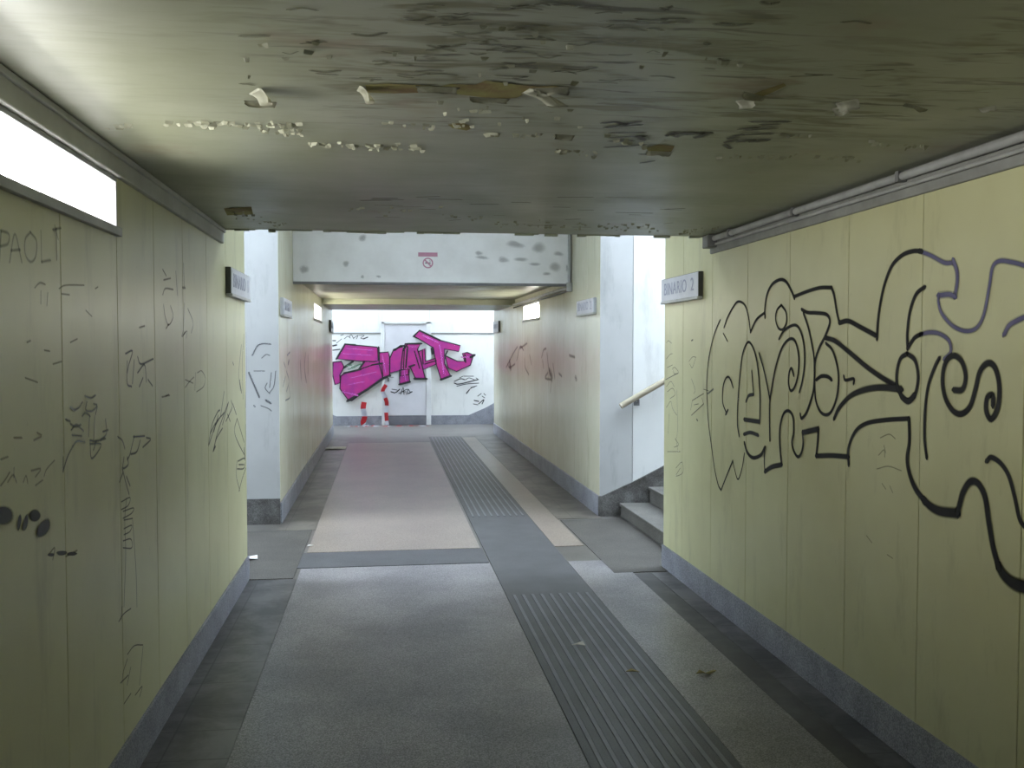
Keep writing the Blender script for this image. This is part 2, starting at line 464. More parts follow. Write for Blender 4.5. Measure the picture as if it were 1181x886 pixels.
bm = new(); bx(bm, XL + .001, XR - .001, YB, YB + .03, ZC - .012, 4.4, .004)
fascia = struct('trim_1', bm, 'fascia', 'dirty white fascia above the rear corridor entrance', 'fascia')
bm = new(); bx(bm, XL + .001, XR - .001, YB - .008, YB + .05, ZC - .03, ZC - .001, .003)
obj('edge_strip', bm, 'steel', fascia, 'dark metal edge strip')
# concrete wall heads below the near ceiling
bm = new(); bx(bm, XL - .01, XL + .022, Y0, YS + .015, 2.285, ZC - .002, .006)
bx(bm, XL - .01, XL + .034, Y0, YS + .01, 2.348, ZC - .001, .004)
struct('trim_2', bm, 'concrete_pale', 'grey concrete band at the top of the near left wall', 'trim')
bm = new(); bx(bm, XR - .014, XR + .01, Y0, YS - .03, 2.255, ZC - .001, .006)
struct('trim_3', bm, 'concrete', 'grey concrete band at the top of the near right wall', 'trim')
# ragged front lip of the near ceiling slab
bm = new()
x = XL + .02
while x < XR - .05:
    w = random.uniform(.03, .14)
    if random.random() < .6:
        bx(bm, x, min(x + w, XR - .02), YS - .02, YS + random.uniform(.004, .014), ZC - random.uniform(.004, .016), ZC + .02, .003)
    x += w
obj('broken_edge', bm, 'ceiling', ceiling, 'chipped front edge of the ceiling slab')

# ------------------------------------------------------------------ windows
def window(name, side, face, win, pane, label, rec=.15):
    y0, y1, z0, z1 = win
    b = new()
    def B(ya, yb, za, zb, d0, d1, bev=.003):
        d1 += rec - .15
        lo, hi = sorted((face + side * d0, face + side * d1)); bx(b, lo, hi, ya, yb, za, zb, bev)
    B(y0 - .01, y1 + .006, z0 - .028, z0 + .004, -.02, .17)          # sill
    B(y0 - .01, y1 + .006, z1 - .008, z1 + .008, -.004, .17)
    B(y0 - .012, y0 + .008, z0, z1, -.004, .17); B(y1 - .006, y1 + .006, z0, z1, -.003, .17)
    o = struct(name, b, 'frame', label, 'window')
    p = new(); lo, hi = sorted((face + side * rec, face + side * (rec + .012)))
    bx(p, lo, hi, y0 + .008, y1 - .006, z0 + .004, z1 - .008)
    obj('pane', p, pane, o, 'glowing white frosted pane')
    return o


window('window_1', -1, XL, WIN_N, 'pane', 'long glowing window strip high on the near left wall', .26)
window('window_2', -1, XL, WIN_L, 'pane_rear', 'small glowing window strip high on the rear left wall')
window('window_3', 1, XR, WIN_R, 'pane_rear', 'small glowing window strip high on the rear right wall')

# ------------------------------------------------------------------ door in the end wall
DX0, DX1, DZ = -.02, .90, 2.15
b = new()
for a, c, z0, z1 in ((DX0 - .05, DX0 + .01, 0, DZ + .05), (DX1 - .03, DX1 + .07, 0, DZ + .05), (DX0 - .05, DX1 + .07, DZ, DZ + .06)):
    bx(b, a, c, YW - .05, YW + .01, z0, z1, .006)
door = struct('door_1', b, 'doorframe', 'flush pale door in the middle of the far end wall', 'door')
b = new(); bx(b, DX0 + .012, DX1 - .032, YW - .032, YW + .005, .205, DZ - .002, .004)
obj('leaf', b, 'door', door)
b = new(); bx(b, DX0 + .012, DX1 - .032, YW - .034, YW + .004, .008, .2, .004)
obj('kick_plate', b, 'doorkick', door, 'dark grey plate at the foot of the door')
b = new(); tube(b, [(DX0 + .09, YW - .03, 1.02), (DX0 + .09, YW - .075, 1.02), (DX0 + .2, YW - .078, 1.02)], .009)
bx(b, DX0 + .07, DX0 + .11, YW - .042, YW - .03, .93, 1.08, .004)
obj('handle', b, 'steel', door)
# horizontal rail over the white panels of the end wall
for i, (a, c) in enumerate(((XL - .3, DX0 - .06), (DX1 + .08, XR + .4))):
    b = new(); bx(b, a, c, YW - .012, YW + .004, 1.945, 1.965, .003)
    obj('cover_strip', b, 'steel', wall_back)

# ------------------------------------------------------------------ paint on walls
def frame(ax, v, sgn):
    """offset direction out of a wall: ax = plane axis, v = plane value, sgn = direction towards the room"""
    n = Vector((0, 0, 0)); n[ax] = sgn
    return ax, v, n


W_R = frame(0, XR, -1); W_L = frame(0, XL, 1); W_B = frame(1, YW, -1); W_SL = frame(1, YF, -1)
W_F = frame(1, YB, -1); W_C = frame(2, ZC, -1); W_D = frame(1, YW - .05, -1)


def smooth(pts, per=6):
    if len(pts) < 3: return pts
    P = [pts[0] * 2 - pts[1]] + pts + [pts[-1] * 2 - pts[-2]]; out = []
    for i in range(1, len(P) - 2):
        p0, p1, p2, p3 = P[i - 1:i + 3]
        for k in range(per):
            t = k / per
            out.append(.5 * (2 * p1 + (p2 - p0) * t + (2 * p0 - 5 * p1 + 4 * p2 - p3) * t * t + (3 * p1 - p0 - 3 * p2 + p3) * t ** 3))
    return out + [pts[-1]]


_layer = [0]


def ribbon(bm, pts, n, w, off, w1=None, mi=0):
    uvl = bm.loops.layers.uv.verify()
    keep = [pts[0]]
    for p in pts[1:]:
        if (p - keep[-1]).length > w * .12: keep.append(p)
    if len(keep) < 2: keep.append(keep[0] + Vector((0, 0, w * .5)) if abs(n.z) < .5 else keep[0] + Vector((w * .5, 0, 0)))
    pts = keep; N = len(pts)
    w1 = w if w1 is None else w1
    d0 = (pts[0] - pts[1]).normalized(); d1 = (pts[-1] - pts[-2]).normalized()
    seq = [(pts[0] + d0 * w * .45, .35)] + [(p, 1) for p in pts] + [(pts[-1] + d1 * w1 * .45, .35)]
    prev = None
    for i, (p, k) in enumerate(seq):
        d = (seq[min(i + 1, len(seq) - 1)][0] - seq[max(i - 1, 0)][0])
        if d.length < 1e-7: continue
        s = d.normalized().cross(n) * ((w + (w1 - w) * i / (len(seq) - 1)) * .5 * k)
        q = p + n * off
        cur = (bm.verts.new(q + s), bm.verts.new(q - s))
        if prev:
            f = bm.faces.new((prev[0], prev[1], cur[1], cur[0])); f.material_index = mi
            for lp, v in zip(f.loops, (0, 1, 1, 0)): lp[uvl].uv = (0, v)
        prev = cur


def strokes(bm, wall, L, w=.016, sm=True, mi=0, base=.0022, k=1.0):
    """L: list of strokes; each a list of photo points on the wall, optionally (points, width) or (points, width, smooth)"""
    ax, v, n = wall
    for s in L:
        ww, ss, w1 = w, sm, None
        if isinstance(s, tuple):
            if len(s) > 1 and s[1]: ww = s[1]
            if len(s) > 2 and s[2] is not None: ss = s[2]
            if len(s) > 3: w1 = s[3]
            s = s[0]
        pts = [on(px, py, ax, v) for px, py in s]
        if ss: pts = smooth(pts)
        _layer[0] = (_layer[0] + 1) % 40
        ribbon(bm, pts, n, ww * k, base + _layer[0] * 2.5e-5, w1 and w1 * k, mi)


def fill(bm, wall, polys, off, mi=0):
    ax, v, n = wall; uvl = bm.loops.layers.uv.verify()
    for k, poly in enumerate(polys):
        vs = [bm.verts.new(on(px, py, ax, v) + n * (off + k * 3e-5)) for px, py in poly]
        f = bm.faces.new(vs); f.material_index = mi
        for lp in f.loops: lp[uvl].uv = (0, .5)
    

def blotch(bm, wall, px, py, rx, ry, off=.0024, ang=0, mi=0, seed=0, jag=.3):
    """irregular soft-edged patch of paint or soot"""
    rnd = random.Random(seed * 77 + int(px * 3 + py * 7)); uvl = bm.loops.layers.uv.verify()
    ax, v, n = wall; K = 20
    ring = []
    rs = [1 + rnd.uniform(-jag, jag) * 1.6 for _ in range(K)]
    for _ in range(3): rs = [(rs[i - 1] + 2 * rs[i] + rs[(i + 1) % K]) / 4 for i in range(K)]
    for k in range(K):
        a = 2 * PI * k / K; r = (rs[k - 1] + 2 * rs[k] + rs[(k + 1) % K]) / 4
        x, y = rx * r * math.cos(a), ry * r * math.sin(a)
        ring.append(bm.verts.new(on(px + x * math.cos(ang) - y * math.sin(ang), py + x * math.sin(ang) + y * math.cos(ang), ax, v) + n * off))
    c = bm.verts.new(on(px, py, ax, v) + n * off)
    for k in range(K):
        f = bm.faces.new((c, ring[k], ring[(k + 1) % K])); f.material_index = mi
        for lp, t in zip(f.loops, (.5, 0, 0)): lp[uvl].uv = (0, t)


# ---- large outline piece on the near right wall
b = new()
T = .017
strokes(b, W_R, [
    ([(831, 369), (827, 378), (822, 393), (817.6, 415), (815.5, 439), (816, 462), (817.6, 489), (821, 515), (824.4, 540), (828.6, 559), (832, 565.5)], .012),
    ([(832, 565.5), (838, 550), (845.5, 531.5)], .012, False),
    ([(845.5, 531.5), (847.5, 541), (851.5, 553), (856, 541), (859, 523)], .009),
    ([(835.4, 377.7), (839.6, 366), (845.5, 355), (851.5, 348), (859, 351.5), (863.3, 364), (866, 383)], .013),
    ([(834.5, 384.5), (839.6, 394)], .009),
    ([(866, 383), (872.6, 369), (882, 361)], .015),
    ([(882.8, 366), (882.6, 356), (885, 340), (891, 328), (900, 322.7), (907, 325), (913, 335), (916.7, 344)], T),
    ([(916.7, 342), (932, 336), (946, 332), (959.5, 331.8)], T),
    ([(959.5, 331.8), (962.5, 341), (965.5, 359), (968.6, 372.4)], T),
    ([(968.6, 372.4), (979, 370.4), (993, 377.5), (1010, 386.6)], .021),
    ([(1012, 391), (1013, 371), (1016, 349), (1021, 327), (1029.5, 306), (1041.7, 294), (1054, 289.7), (1064, 290)], T),
    ([(1067, 331), (1057, 339.6), (1050, 359.5), (1047, 384), (1047.4, 401.7)], T),
    ([(1047.4, 401.7), (1055, 390), (1064, 385)], T),
    ([(1047, 408), (1039, 414), (1034.8, 431), (1036, 448), (1043, 460), (1051, 461), (1057, 452), (1059.5, 434), (1056, 416), (1047, 408)], .019),
    ([(1040, 457), (1048, 463), (1055, 456)], .024),
    ([(1084, 413), (1078.4, 424), (1071, 446), (1067.5, 473.7), (1066.8, 500), (1067.6, 514), (1069.5, 527.7)], T),
    ([(1100.8, 450), (1110.7, 449), (1114.4, 434), (1109.5, 416.6), (1099.5, 410.4), (1090.8, 419), (1087.6, 439), (1090.8, 458.8), (1099.5, 473.7), (1109.5, 477.4),
      (1119.4, 468.7), (1125.6, 448.9), (1130.6, 429), (1139.3, 419), (1148, 424), (1153, 444), (1151.7, 468.7), (1144, 483.6), (1138, 473.7), (1139.3, 458.8), (1145.5, 456), (1146, 467)], .022),
    # eye, scroll and leaf
    ([(901.5, 352), (896.5, 358), (895, 368), (898, 378), (903, 380), (907.5, 372), (907, 360), (901.5, 352)], .013),
    ([(899, 391), (905, 381), (916.7, 375), (923.4, 381), (927.7, 398), (928.5, 418), (926, 438.7), (922.6, 452)], .015),
    ([(888.5, 508), (888, 480), (888.3, 464), (891, 445), (896, 420), (903, 400), (911.6, 391), (918, 394.6), (921.7, 411.6), (920.9, 432), (916.7, 447), (912.4, 450.5),
      (910, 442), (910.7, 430), (913.3, 425), (916, 433)], .015),
    ([(876, 408), (881, 425), (885.3, 444), (888.5, 462)], .014),
    ([(853, 503), (851, 489), (851.5, 464), (854, 432), (857.4, 406.5), (864, 394.6), (871, 406.5), (875, 428.5), (877, 460), (876.5, 488)], .014),
    ([(867.5, 428), (868.5, 442), (869.5, 455)], .012), ([(869.5, 455), (864, 456.5), (861, 463)], .018),
    ([(838.5, 477), (834, 464), (834.5, 446), (838, 436), (842, 436), (846, 447)], .012),
    ([(840, 473), (837.5, 478)], .016),
    ([(859, 484), (876, 486.5)], .024, False), ([(858.5, 501), (866, 499), (875, 502)], .020),
    ([(859, 511), (862.5, 522), (869, 528), (877.7, 525), (882.8, 516)], .020),
    ([(882.8, 516), (882, 530), (882.8, 545)], .012),
    ([(882.8, 544), (891, 538.5), (902, 536)], .024),
    ([(902, 536), (900, 515), (900, 494), (904, 478), (910, 474), (915, 481), (916, 498), (914, 510), (916.5, 521), (921, 527), (925, 522), (926.8, 511), (926, 498)], .016),
    ([(926.8, 499), (944, 495)], .026, False), ([(944.5, 494), (943.6, 510), (942, 526)], .018),
    ([(942, 526), (960, 525.6), (979, 527)], .022),
    ([(979.5, 536), (979, 518), (987, 498), (1000, 488.4), (1022, 484.5), (1048, 483)], .018),
    ([(1049, 483), (1049.5, 509), (1047, 527.7), (1049, 544), (1056, 563), (1068, 579)], .018, True, .026),
    ([(1066, 577), (1075, 585), (1086, 590), (1104.6, 592)], .030, True, .036),
    ([(1105, 592), (1108, 580), (1111.4, 568), (1119.5, 556), (1129, 558), (1137, 574), (1141, 601), (1146.6, 633), (1153, 655)], .026),
    ([(1152, 653), (1158, 663), (1168, 672), (1181, 677), (1196, 679)], .034, True, .046),
    ([(1138.5, 532), (1144, 527.7), (1154.7, 534.5), (1164, 549), (1171, 574), (1176, 597), (1181, 606), (1188, 612)], .018),
    # triangle, bowl and arrow
    ([(925, 357), (932, 360.5), (942, 361), (954, 363), (957.5, 372), (952, 388), (945.4, 401), (940.6, 416.6), (939.8, 435), (938.6, 450.5), (935, 464), (930, 477), (925, 482.5), (923.4, 478)], .017),
    ([(927, 361), (932.7, 378), (937, 398), (939.5, 415), (939.8, 440), (941, 460), (945.4, 473), (952, 478.5), (959, 475), (965, 460), (967.6, 440), (966, 422), (960.5, 404), (953, 396)], .015),
    ([(942, 438), (948, 434), (955, 434.5), (959.5, 438)], .018),
    ([(952.3, 389.6), (964.5, 394), (983, 409), (1001, 424), (1019, 436.5), (1035.6, 446)], .022),
    ([(962.5, 483), (968, 471), (978.7, 459), (989, 452.6), (1005, 448), (1021, 447), (1040, 449)], .020, True, .028),
    ([(973.6, 434), (975.7, 438.5), (985, 437), (985, 442.4)], .014),
], T, k=1.42)
obj('graffiti_outline', b, 'black', wall_right, 'large black spray-painted outline lettering sweeping along the right wall')
b = new()
strokes(b, W_R, [
    ([(1061, 289.5), (1074.7, 295), (1089.6, 303), (1100, 303)], .022), ([(1100, 301), (1104, 312), (1104.5, 325), (1102, 341)], .026),
    ([(1102, 342), (1094.6, 339.6), (1083, 341)], .026),
    ([(1083, 341), (1083, 349), (1087, 362), (1099.5, 376), (1114.4, 382), (1127, 378), (1135.5, 362), (1141.7, 329.7), (1145.5, 308), (1154, 301), (1169, 302.8), (1181, 306), (1198, 312)], .021),
    ([(1159, 385.5), (1165, 375), (1181, 366.5), (1192, 364)], .024),
    ([(1062, 386), (1072, 383.5), (1084, 385), (1095, 393), (1097, 406), (1090, 414)], .022),
], .02, k=1.25)
obj('graffiti_outline', b, 'violet', wall_right, 'faded violet top strokes of the outline lettering on the right wall')
b = new()
strokes(b, W_R, [
    [(769, 396), (771, 393), (775, 396)], [(769, 414), (773, 409), (776, 408)], [(770, 424), (776, 421)], [(776, 425), (779, 424), (783, 430), (778, 431), (776, 425)],
    ([(768, 438), (782, 430.5)], .010), [(769, 446), (774, 440), (778, 446)], [(770, 452), (776, 448), (779, 455), (773, 460)], [(769, 470), (774, 463), (776, 471), (781, 479)],
    [(781, 450), (782, 490), (781, 505)], [(772, 478), (771, 500)], [(779, 506), (783, 513), (778, 516)], [(770, 521), (785, 521)], [(780, 505), (782, 519)],
    [(780, 540), (787, 533), (788, 545), (780, 549), (785, 540)],
    ([(798, 393), (799.5, 392)], .018), [(795, 417), (799, 412), (803, 412)], [(803, 412), (799, 424), (796, 420)], [(798, 437), (802, 449), (801, 454)],
    ([(799, 462), (812, 454)], .010, False), [(799, 462), (797, 473)], [(810, 459), (812, 466)], ([(798, 479), (812, 466)], .011, False), ([(804, 484), (805, 485)], .02), [(801, 467), (806, 466)],
    ([(817, 454), (823, 449)], .022), [(812, 449), (818, 451)],
], .007)
obj('graffiti_tag', b, 'pen', wall_right, 'column of small pen tags beside the wall corner under the platform sign')
b = new()
strokes(b, W_R, [
    [(1016, 505), (1026, 501), (1033, 506)], [(1020, 514), (1022, 522)], [(1014, 525), (1020, 519), (1021, 527)], [(1012, 541), (1025, 538), (1040, 543)], [(1018, 558), (1022, 564)],
    [(1027, 561), (1030, 568)], [(1000, 618), (1006, 626)], [(1024, 640), (1030, 644)],
], .008)
obj('graffiti_tag', b, 'faint', wall_right, 'faint rubbed-out scribble below the black arch on the right wall')

# ---- scribbles on the near left wall
b = new()
strokes(b, W_L, [
    [(0, 268), (-2, 302)], [(0, 266), (9, 270), (8, 281), (0, 284)], [(10, 302), (16, 270), (24, 302)], [(12, 289), (22, 288)], [(34, 268), (28, 276), (28, 293), (34, 302), (40, 296), (41, 278), (34, 268)],
    ([(46, 266), (47, 303)], .008), [(47, 302), (57, 300)], [(64, 264), (64.5, 299)], [(60, 265), (69, 263)],
], .013)
obj('graffiti_tag', b, 'faint', wall_left, 'faint grey capital letters just below the near window')
b = new()
strokes(b, W_L, [
    [(39, 332), (45, 326), (51, 328)], [(46, 336), (46, 350)], [(54, 338), (53, 352)], [(67, 333), (75, 329), (96, 329)], [(70, 339), (79, 340)], [(109, 333), (112, 331)], [(98, 358), (105, 365)],
    [(30, 395), (34, 393)], [(28, 436), (42, 441)], [(50, 404), (56, 405)],
    [(62, 260), (66, 276)], [(80, 395), (88, 391)], [(60, 420), (70, 417)],
], .009)
obj('graffiti_tag', b, 'faint', wall_left, 'faint broken pen marks in the middle of the near left panels')
b = new()
strokes(b, W_L, [
    [(97, 457), (104, 459), (109, 456)], [(94, 464), (90, 470), (85, 473)], [(85, 473), (80, 470)], [(99, 464), (98, 473), (105, 474), (111, 468), (107, 466)], [(111, 470), (109, 478)],
    [(80, 489), (86, 492), (92, 490)], [(81, 496), (87, 490), (95, 497)], [(82, 502), (93, 503)], [(102, 482), (101, 503)], [(108, 481), (107, 506)], [(121, 484), (122, 500), (115, 508)], [(118, 498), (124, 496)],
    [(103, 508), (110, 509), (121, 506)], [(83, 515), (88, 509), (97, 510)], [(83, 515), (77, 527), (72, 543)], [(103, 509), (105, 529), (116, 513), (103, 512)], [(72, 528), (72, 544)], [(110, 509), (107, 519)],
    [(75, 484), (80, 486)], [(94, 480), (98, 476), (103, 480)],
], .0085, k=1.5)
obj('graffiti_tag', b, 'penblue', wall_left, 'dark blue-grey scrawled tag at eye height on the near left wall')
b = new()
strokes(b, W_L, [
    [(144, 408), (152, 405), (148, 420), (146, 430)], [(146, 417), (146, 442), (151, 446)], [(154, 416), (152, 442)], [(158, 412), (162, 420), (176, 414)], [(158, 430), (166, 421), (168, 440)], [(170, 438), (175, 445)],
    [(160, 446), (164, 436)],
    [(154, 503), (149, 524), (146, 530)], [(161, 508), (157, 521), (150, 524)], [(168, 505), (173, 507), (164, 516)], [(153, 504), (166, 503)],
    [(135, 504), (140, 508), (143, 517)], [(142, 528), (141, 540), (147, 536), (146, 528)], [(140, 540), (144, 556), (148, 570)], [(141, 545), (137, 556)], [(145, 550), (149, 560)],
], .009, k=1.5)
obj('graffiti_tag', b, 'penblue', wall_left, 'blue-grey marker letters on the second panel beyond the window')
b = new()
strokes(b, W_L, [
    [(139, 579), (149, 574), (147, 583), (139, 588)], [(141, 590), (153, 586), (151, 592), (141, 598)], [(142, 610), (151, 606), (149, 613), (142, 617)], [(142, 600), (152, 598)], [(141, 624), (150, 622), (151, 632), (141, 632)],
    [(145, 575), (143, 600), (144, 640), (142, 700)], [(152, 600), (156, 660), (157, 700)], [(136, 717), (142, 708), (150, 702)], [(146, 755), (154, 745), (164, 744)], [(146, 760), (141, 776), (140, 788)], [(164, 746), (160, 790)],
    [(138, 788), (147, 779)], [(142, 812), (150, 800)], [(155, 802), (163, 792), (160, 804)], [(150, 770), (146, 790)], [(140, 700), (139, 715)],
], .008)
obj('graffiti_tag', b, 'pen', wall_left, 'tall thin ladder-like pen scribble running down to the skirting')
b = new()
for a in [(1, 595, 14, 13, 0), (21, 603, 2.5, 10, .15), (28, 604, 2.8, 10, .2), (39, 595, 7, 7, 0), (49, 610, 6.5, 14, .55), (58, 640, 4, 2, 0), (70, 638, 7, 3, 0), (82, 639, 7, 2.5, 0)]:
    blotch(b, W_L, a[0], a[1], a[2], a[3], .0026, a[4], jag=.22)
obj('ink_blots', b, 'inkblot', wall_left, 'row of black ink blots low at the left edge of the near left wall')
b = new()
strokes(b, W_L, [
    [(0, 560), (6, 552), (10, 545)], [(8, 556), (14, 548), (18, 556)], [(15, 550), (15, 540)], [(26, 556), (29, 549), (31, 557)], [(35, 543), (46, 541), (40, 550)], [(50, 549), (53, 541), (62, 531)], [(42, 499), (47, 503), (38, 508)],
    [(15, 505), (24, 505)], [(0, 530), (8, 527)], [(55, 640), (62, 632), (60, 645)], [(75, 642), (88, 635)], [(40, 560), (48, 554)],
], .010)
obj('graffiti_tag', b, 'rust', wall_left, 'faint brown scribble above the black ink blots')
b = new()
strokes(b, W_L, [
    [(187, 311), (191, 318)], [(187, 340), (190, 333), (199, 334)], [(211, 304), (212, 330)], ([(210, 332), (213, 332)], .02), [(188, 352), (190, 366), (194, 375), (199, 365), (196, 353)], [(191, 379), (194, 374)],
    [(212, 350), (211, 378), (209, 388)], ([(210, 388), (213, 383)], .016), [(216, 356), (222, 372), (220, 384)], [(160, 378), (166, 376)], [(188, 323), (196, 321)], [(202, 313), (204, 340)], [(186, 458), (195, 456)],
], .013)
obj('graffiti_tag', b, 'rust', wall_left, 'faint reddish letters high on the left wall between window and sign')
b = new()
strokes(b, W_L, [
    [(213, 447), (218, 440), (223, 435)], [(213, 438), (222, 442)], [(227, 430), (232, 428), (236, 436), (234, 446), (226, 452)], [(211, 386), (215, 382), (214, 390)], [(190, 457), (194, 455)], [(225, 430), (224, 450)],
], .011)
obj('graffiti_tag', b, 'faint', wall_left, 'small faint tag at eye height near the black scrawls')
b = new()
strokes(b, W_L, [
    [(240, 512), (244, 490), (250, 476), (253, 473)], [(240, 514), (249, 488), (258, 476)], [(246, 520), (250, 500), (262, 466)], [(245, 521), (249, 506), (256, 494)], [(251, 479), (246, 498)], [(263, 464), (256, 490)],
    [(266, 462), (267, 470), (260, 486)], [(242, 500), (248, 488)], [(258, 452), (254, 480)], ([(246, 519), (248, 515)], .016), ([(248, 490), (252, 483)], .014), [(262, 478), (265, 486)],
], .011, k=1.5)
obj('graffiti_tag', b, 'pen', wall_left, 'dense slanting black scrawl left of the wall corner')
b = new()
strokes(b, W_L, [
    [(281, 386), (279, 420), (280, 460)], [(283.5, 384), (284, 420), (283, 470)], [(278, 398), (275, 430), (277, 450)], ([(276, 440), (278, 452)], .025), [(268, 418), (269, 421)],
    [(273, 483), (270, 496), (273, 508), (281, 524)], [(273, 483), (277, 496), (281, 510)], [(283, 490), (282, 530)], ([(281, 518), (282, 528)], .022), [(274, 532), (282, 529), (281, 540), (273, 541)], [(273, 532), (272, 548), (276, 566)],
    [(283, 540), (279, 552), (275, 567)], [(275, 536), (281, 536)], [(268, 466), (272, 478)],
], .011, k=1.5)
obj('graffiti_tag', b, 'pen', wall_left, 'tall black tag squeezed against the left wall corner below the sign')

# ---- left stair wall, rear side walls
b = new()
strokes(b, W_SL, [
    ([(291, 410), (297, 399), (304, 396.5), (312, 397)], .020), [(302, 413), (307, 409), (311, 410)], [(293, 428), (305, 428)], ([(287, 430), (293, 444), (299, 458)], .026),
    [(318, 428), (316, 445), (311, 453)], [(308, 442), (306, 448), (311, 454)], ([(307, 462), (312, 465)], .03), [(301, 468), (309, 471), (313, 474)], [(313, 430), (311, 447)], ([(293, 468), (294, 469)], .02),
], .013)
obj('graffiti_tag', b, 'pen', wing_left, 'grey curved tag strokes on the white left stair wall')
b = new()
strokes(b, W_L, [
    [(331, 410), (334, 406)], ([(332, 420), (333, 416)], .05), [(330, 428), (333, 440), (330, 452)], [(326, 446), (329, 434)], [(333, 446), (334, 458), (329, 462)], [(327, 418), (329, 424)],
], .022)
obj('graffiti_tag', b, 'pen', wall_rear_left, 'column of small dark tags just inside the rear corridor')
b = new()
strokes(b, W_L, [
    [(352, 408), (351, 425), (353, 440)], [(355, 412), (355, 430)], [(346, 418), (347, 436)],
], .05, k=1.5)
obj('graffiti_tag', b, 'rust', wall_rear_left, 'reddish tag halfway down the rear left wall')
b = new()
strokes(b, W_R, [
    [(584, 424), (592, 408), (597, 400)], [(586, 420), (588, 424), (594, 420)], [(596, 416), (600, 400), (604, 404)], [(605, 414), (606, 424), (610, 432)], [(611, 410), (613, 420)], ([(588, 420), (589, 423)], .12),
    [(625, 412), (627, 404), (630, 402)], [(626, 416), (627, 424)], [(631, 408), (633, 424), (637, 440)], ([(634, 428), (637, 434)], .07), [(632, 430), (629, 436), (636, 438)], [(636, 440), (635, 452)], [(638, 420), (640, 436)],
    [(600, 402), (608, 396)], [(645, 431), (648, 434)], ([(664, 436), (665, 437)], .05), [(657, 410), (663, 412)],
], .028, k=1.8)
obj('graffiti_tag', b, 'rust', wall_rear_right, 'dark reddish tags halfway down the rear right wall')

# ---- magenta lettering on the far end wall
SM = [
    [(398, 397), (435, 400.4), (436.5, 415.6), (431.4, 417.3), (406.6, 416), (388.5, 414)],
    [(384, 418), (393.6, 416.8), (397, 423.5), (392, 432.6), (392.5, 441.6), (386.3, 444), (383.5, 431.4)],
    [(393, 433.7), (397.6, 430.3), (415.6, 425.8), (431.4, 420.5), (440.5, 420), (441.6, 436), (423.5, 449.5), (405.5, 462.5), (402, 462), (392, 448.4)],
    [(418, 417), (431.5, 417.3), (437, 413), (440.5, 420), (429, 422), (416, 425.5)],
    [(436.5, 407), (447.8, 406), (449.5, 413.4), (449.5, 433.7), (441.6, 436.5), (437.5, 420)],
    [(449.5, 413.4), (454, 403), (464, 400), (466.3, 404), (465.3, 425.8), (459.7, 428), (449.3, 430.3)],
    [(460.8, 427), (471, 425.8), (472.6, 440), (460.8, 443)],
    [(467.3, 396.5), (485.4, 396.5), (481.5, 403), (484.3, 412.3), (490.5, 436.5), (479, 436.5), (473, 423.5), (471.9, 432), (462, 434), (463, 418), (464.5, 405.5)],
    [(482.6, 405.5), (490, 402), (490.5, 416.8), (502.3, 413.4), (503.5, 420), (488.2, 426.4)],
    [(477, 388), (483.7, 381.2), (507.4, 392.5), (531, 398.7), (529, 405.5), (512.5, 402.7), (513, 420), (519.8, 433.7), (508.5, 437.7), (503, 420), (499.5, 401), (482.6, 390.8)],
    [(513, 410), (527.7, 416.8), (535.6, 416.8), (533.4, 407.7), (539, 406.6), (546.4, 409.4), (542.4, 421.3), (526.6, 428.6), (517, 424.7)],
]
WB2 = frame(1, YW - .05, -1)
b = new(); fill(b, WB2, SM, .002)
piece = obj('graffiti_letters', b, 'magenta', wall_back, 'magenta spray-painted block letters across the far end wall and door')
b = new()
def closed(p): return (p + [p[0]], .030, False)
strokes(b, WB2, [closed(p) for i, p in enumerate(SM) if i not in (3,)] + [
    ([(388, 414), (398, 397), (410, 398)], .05, False), ([(401, 462.5), (423.5, 449.5), (441.6, 436.5), (449.5, 433.5)], .07, False), ([(436.5, 401), (437, 415)], .06, False),
    ([(477, 388), (483.7, 381.2), (507.4, 392.5)], .05, False), ([(460.8, 443.5), (472.6, 440.5)], .06, False), ([(478, 437), (492, 437)], .06, False), ([(508.5, 438), (520, 433.7)], .06, False),
    ([(543, 412), (547, 409.6)], .07, False), ([(397, 424), (407, 417)], .06, False), ([(414, 426), (420, 417.5)], .05, False), ([(429, 421), (441, 419)], .04, False), ([(397, 430.5), (416, 426)], .05, False),
    ([(465, 404), (470, 396.6), (486, 396.3)], .05, False), ([(455, 404), (462, 399), (466, 399)], .05, False),
    ([(487, 404), (488, 420)], .03, False), ([(490, 420), (503, 416)], .03, False), ([(470, 400), (468, 424)], .04, False), ([(478, 405), (484, 425)], .03, False), ([(472, 423), (478, 421)], .05, False),
    ([(516, 405), (513, 411)], .04, False), ([(536, 409), (537, 418)], .04, False), ([(498, 402), (499, 408)], .06, False),
], .03, base=.0048)
obj('graffiti_edges', b, 'black', wall_back, 'black outlines of the magenta letters')
b = new()
strokes(b, WB2, [([(400, 402), (430, 404)], .03), ([(396, 408), (428, 410)], .025), ([(405, 436), (434, 429)], .03), ([(402, 444), (420, 440)], .025), ([(396, 452), (412, 456)], .06),
                 ([(488, 387), (505, 395)], .05), ([(507, 398), (512, 430)], .05), ([(441, 410), (445, 430)], .04), ([(466, 428), (468, 438)], .05), ([(532, 412), (541, 412)], .03), ([(472, 400), (480, 400)], .03)], base=.0062)
obj('graffiti_highlights', b, 'pinkhi', wall_back, 'lighter pink strokes inside the magenta letters')
b = new()
strokes(b, WB2, [([(399, 422), (405, 421)], .05), ([(406, 424), (416, 420)], .06), ([(402, 426), (409, 424)], .04)], base=.0068)
obj('graffiti_highlights', b, 'green', wall_back, 'small green patch in the gap of the first magenta letter')
b = new()
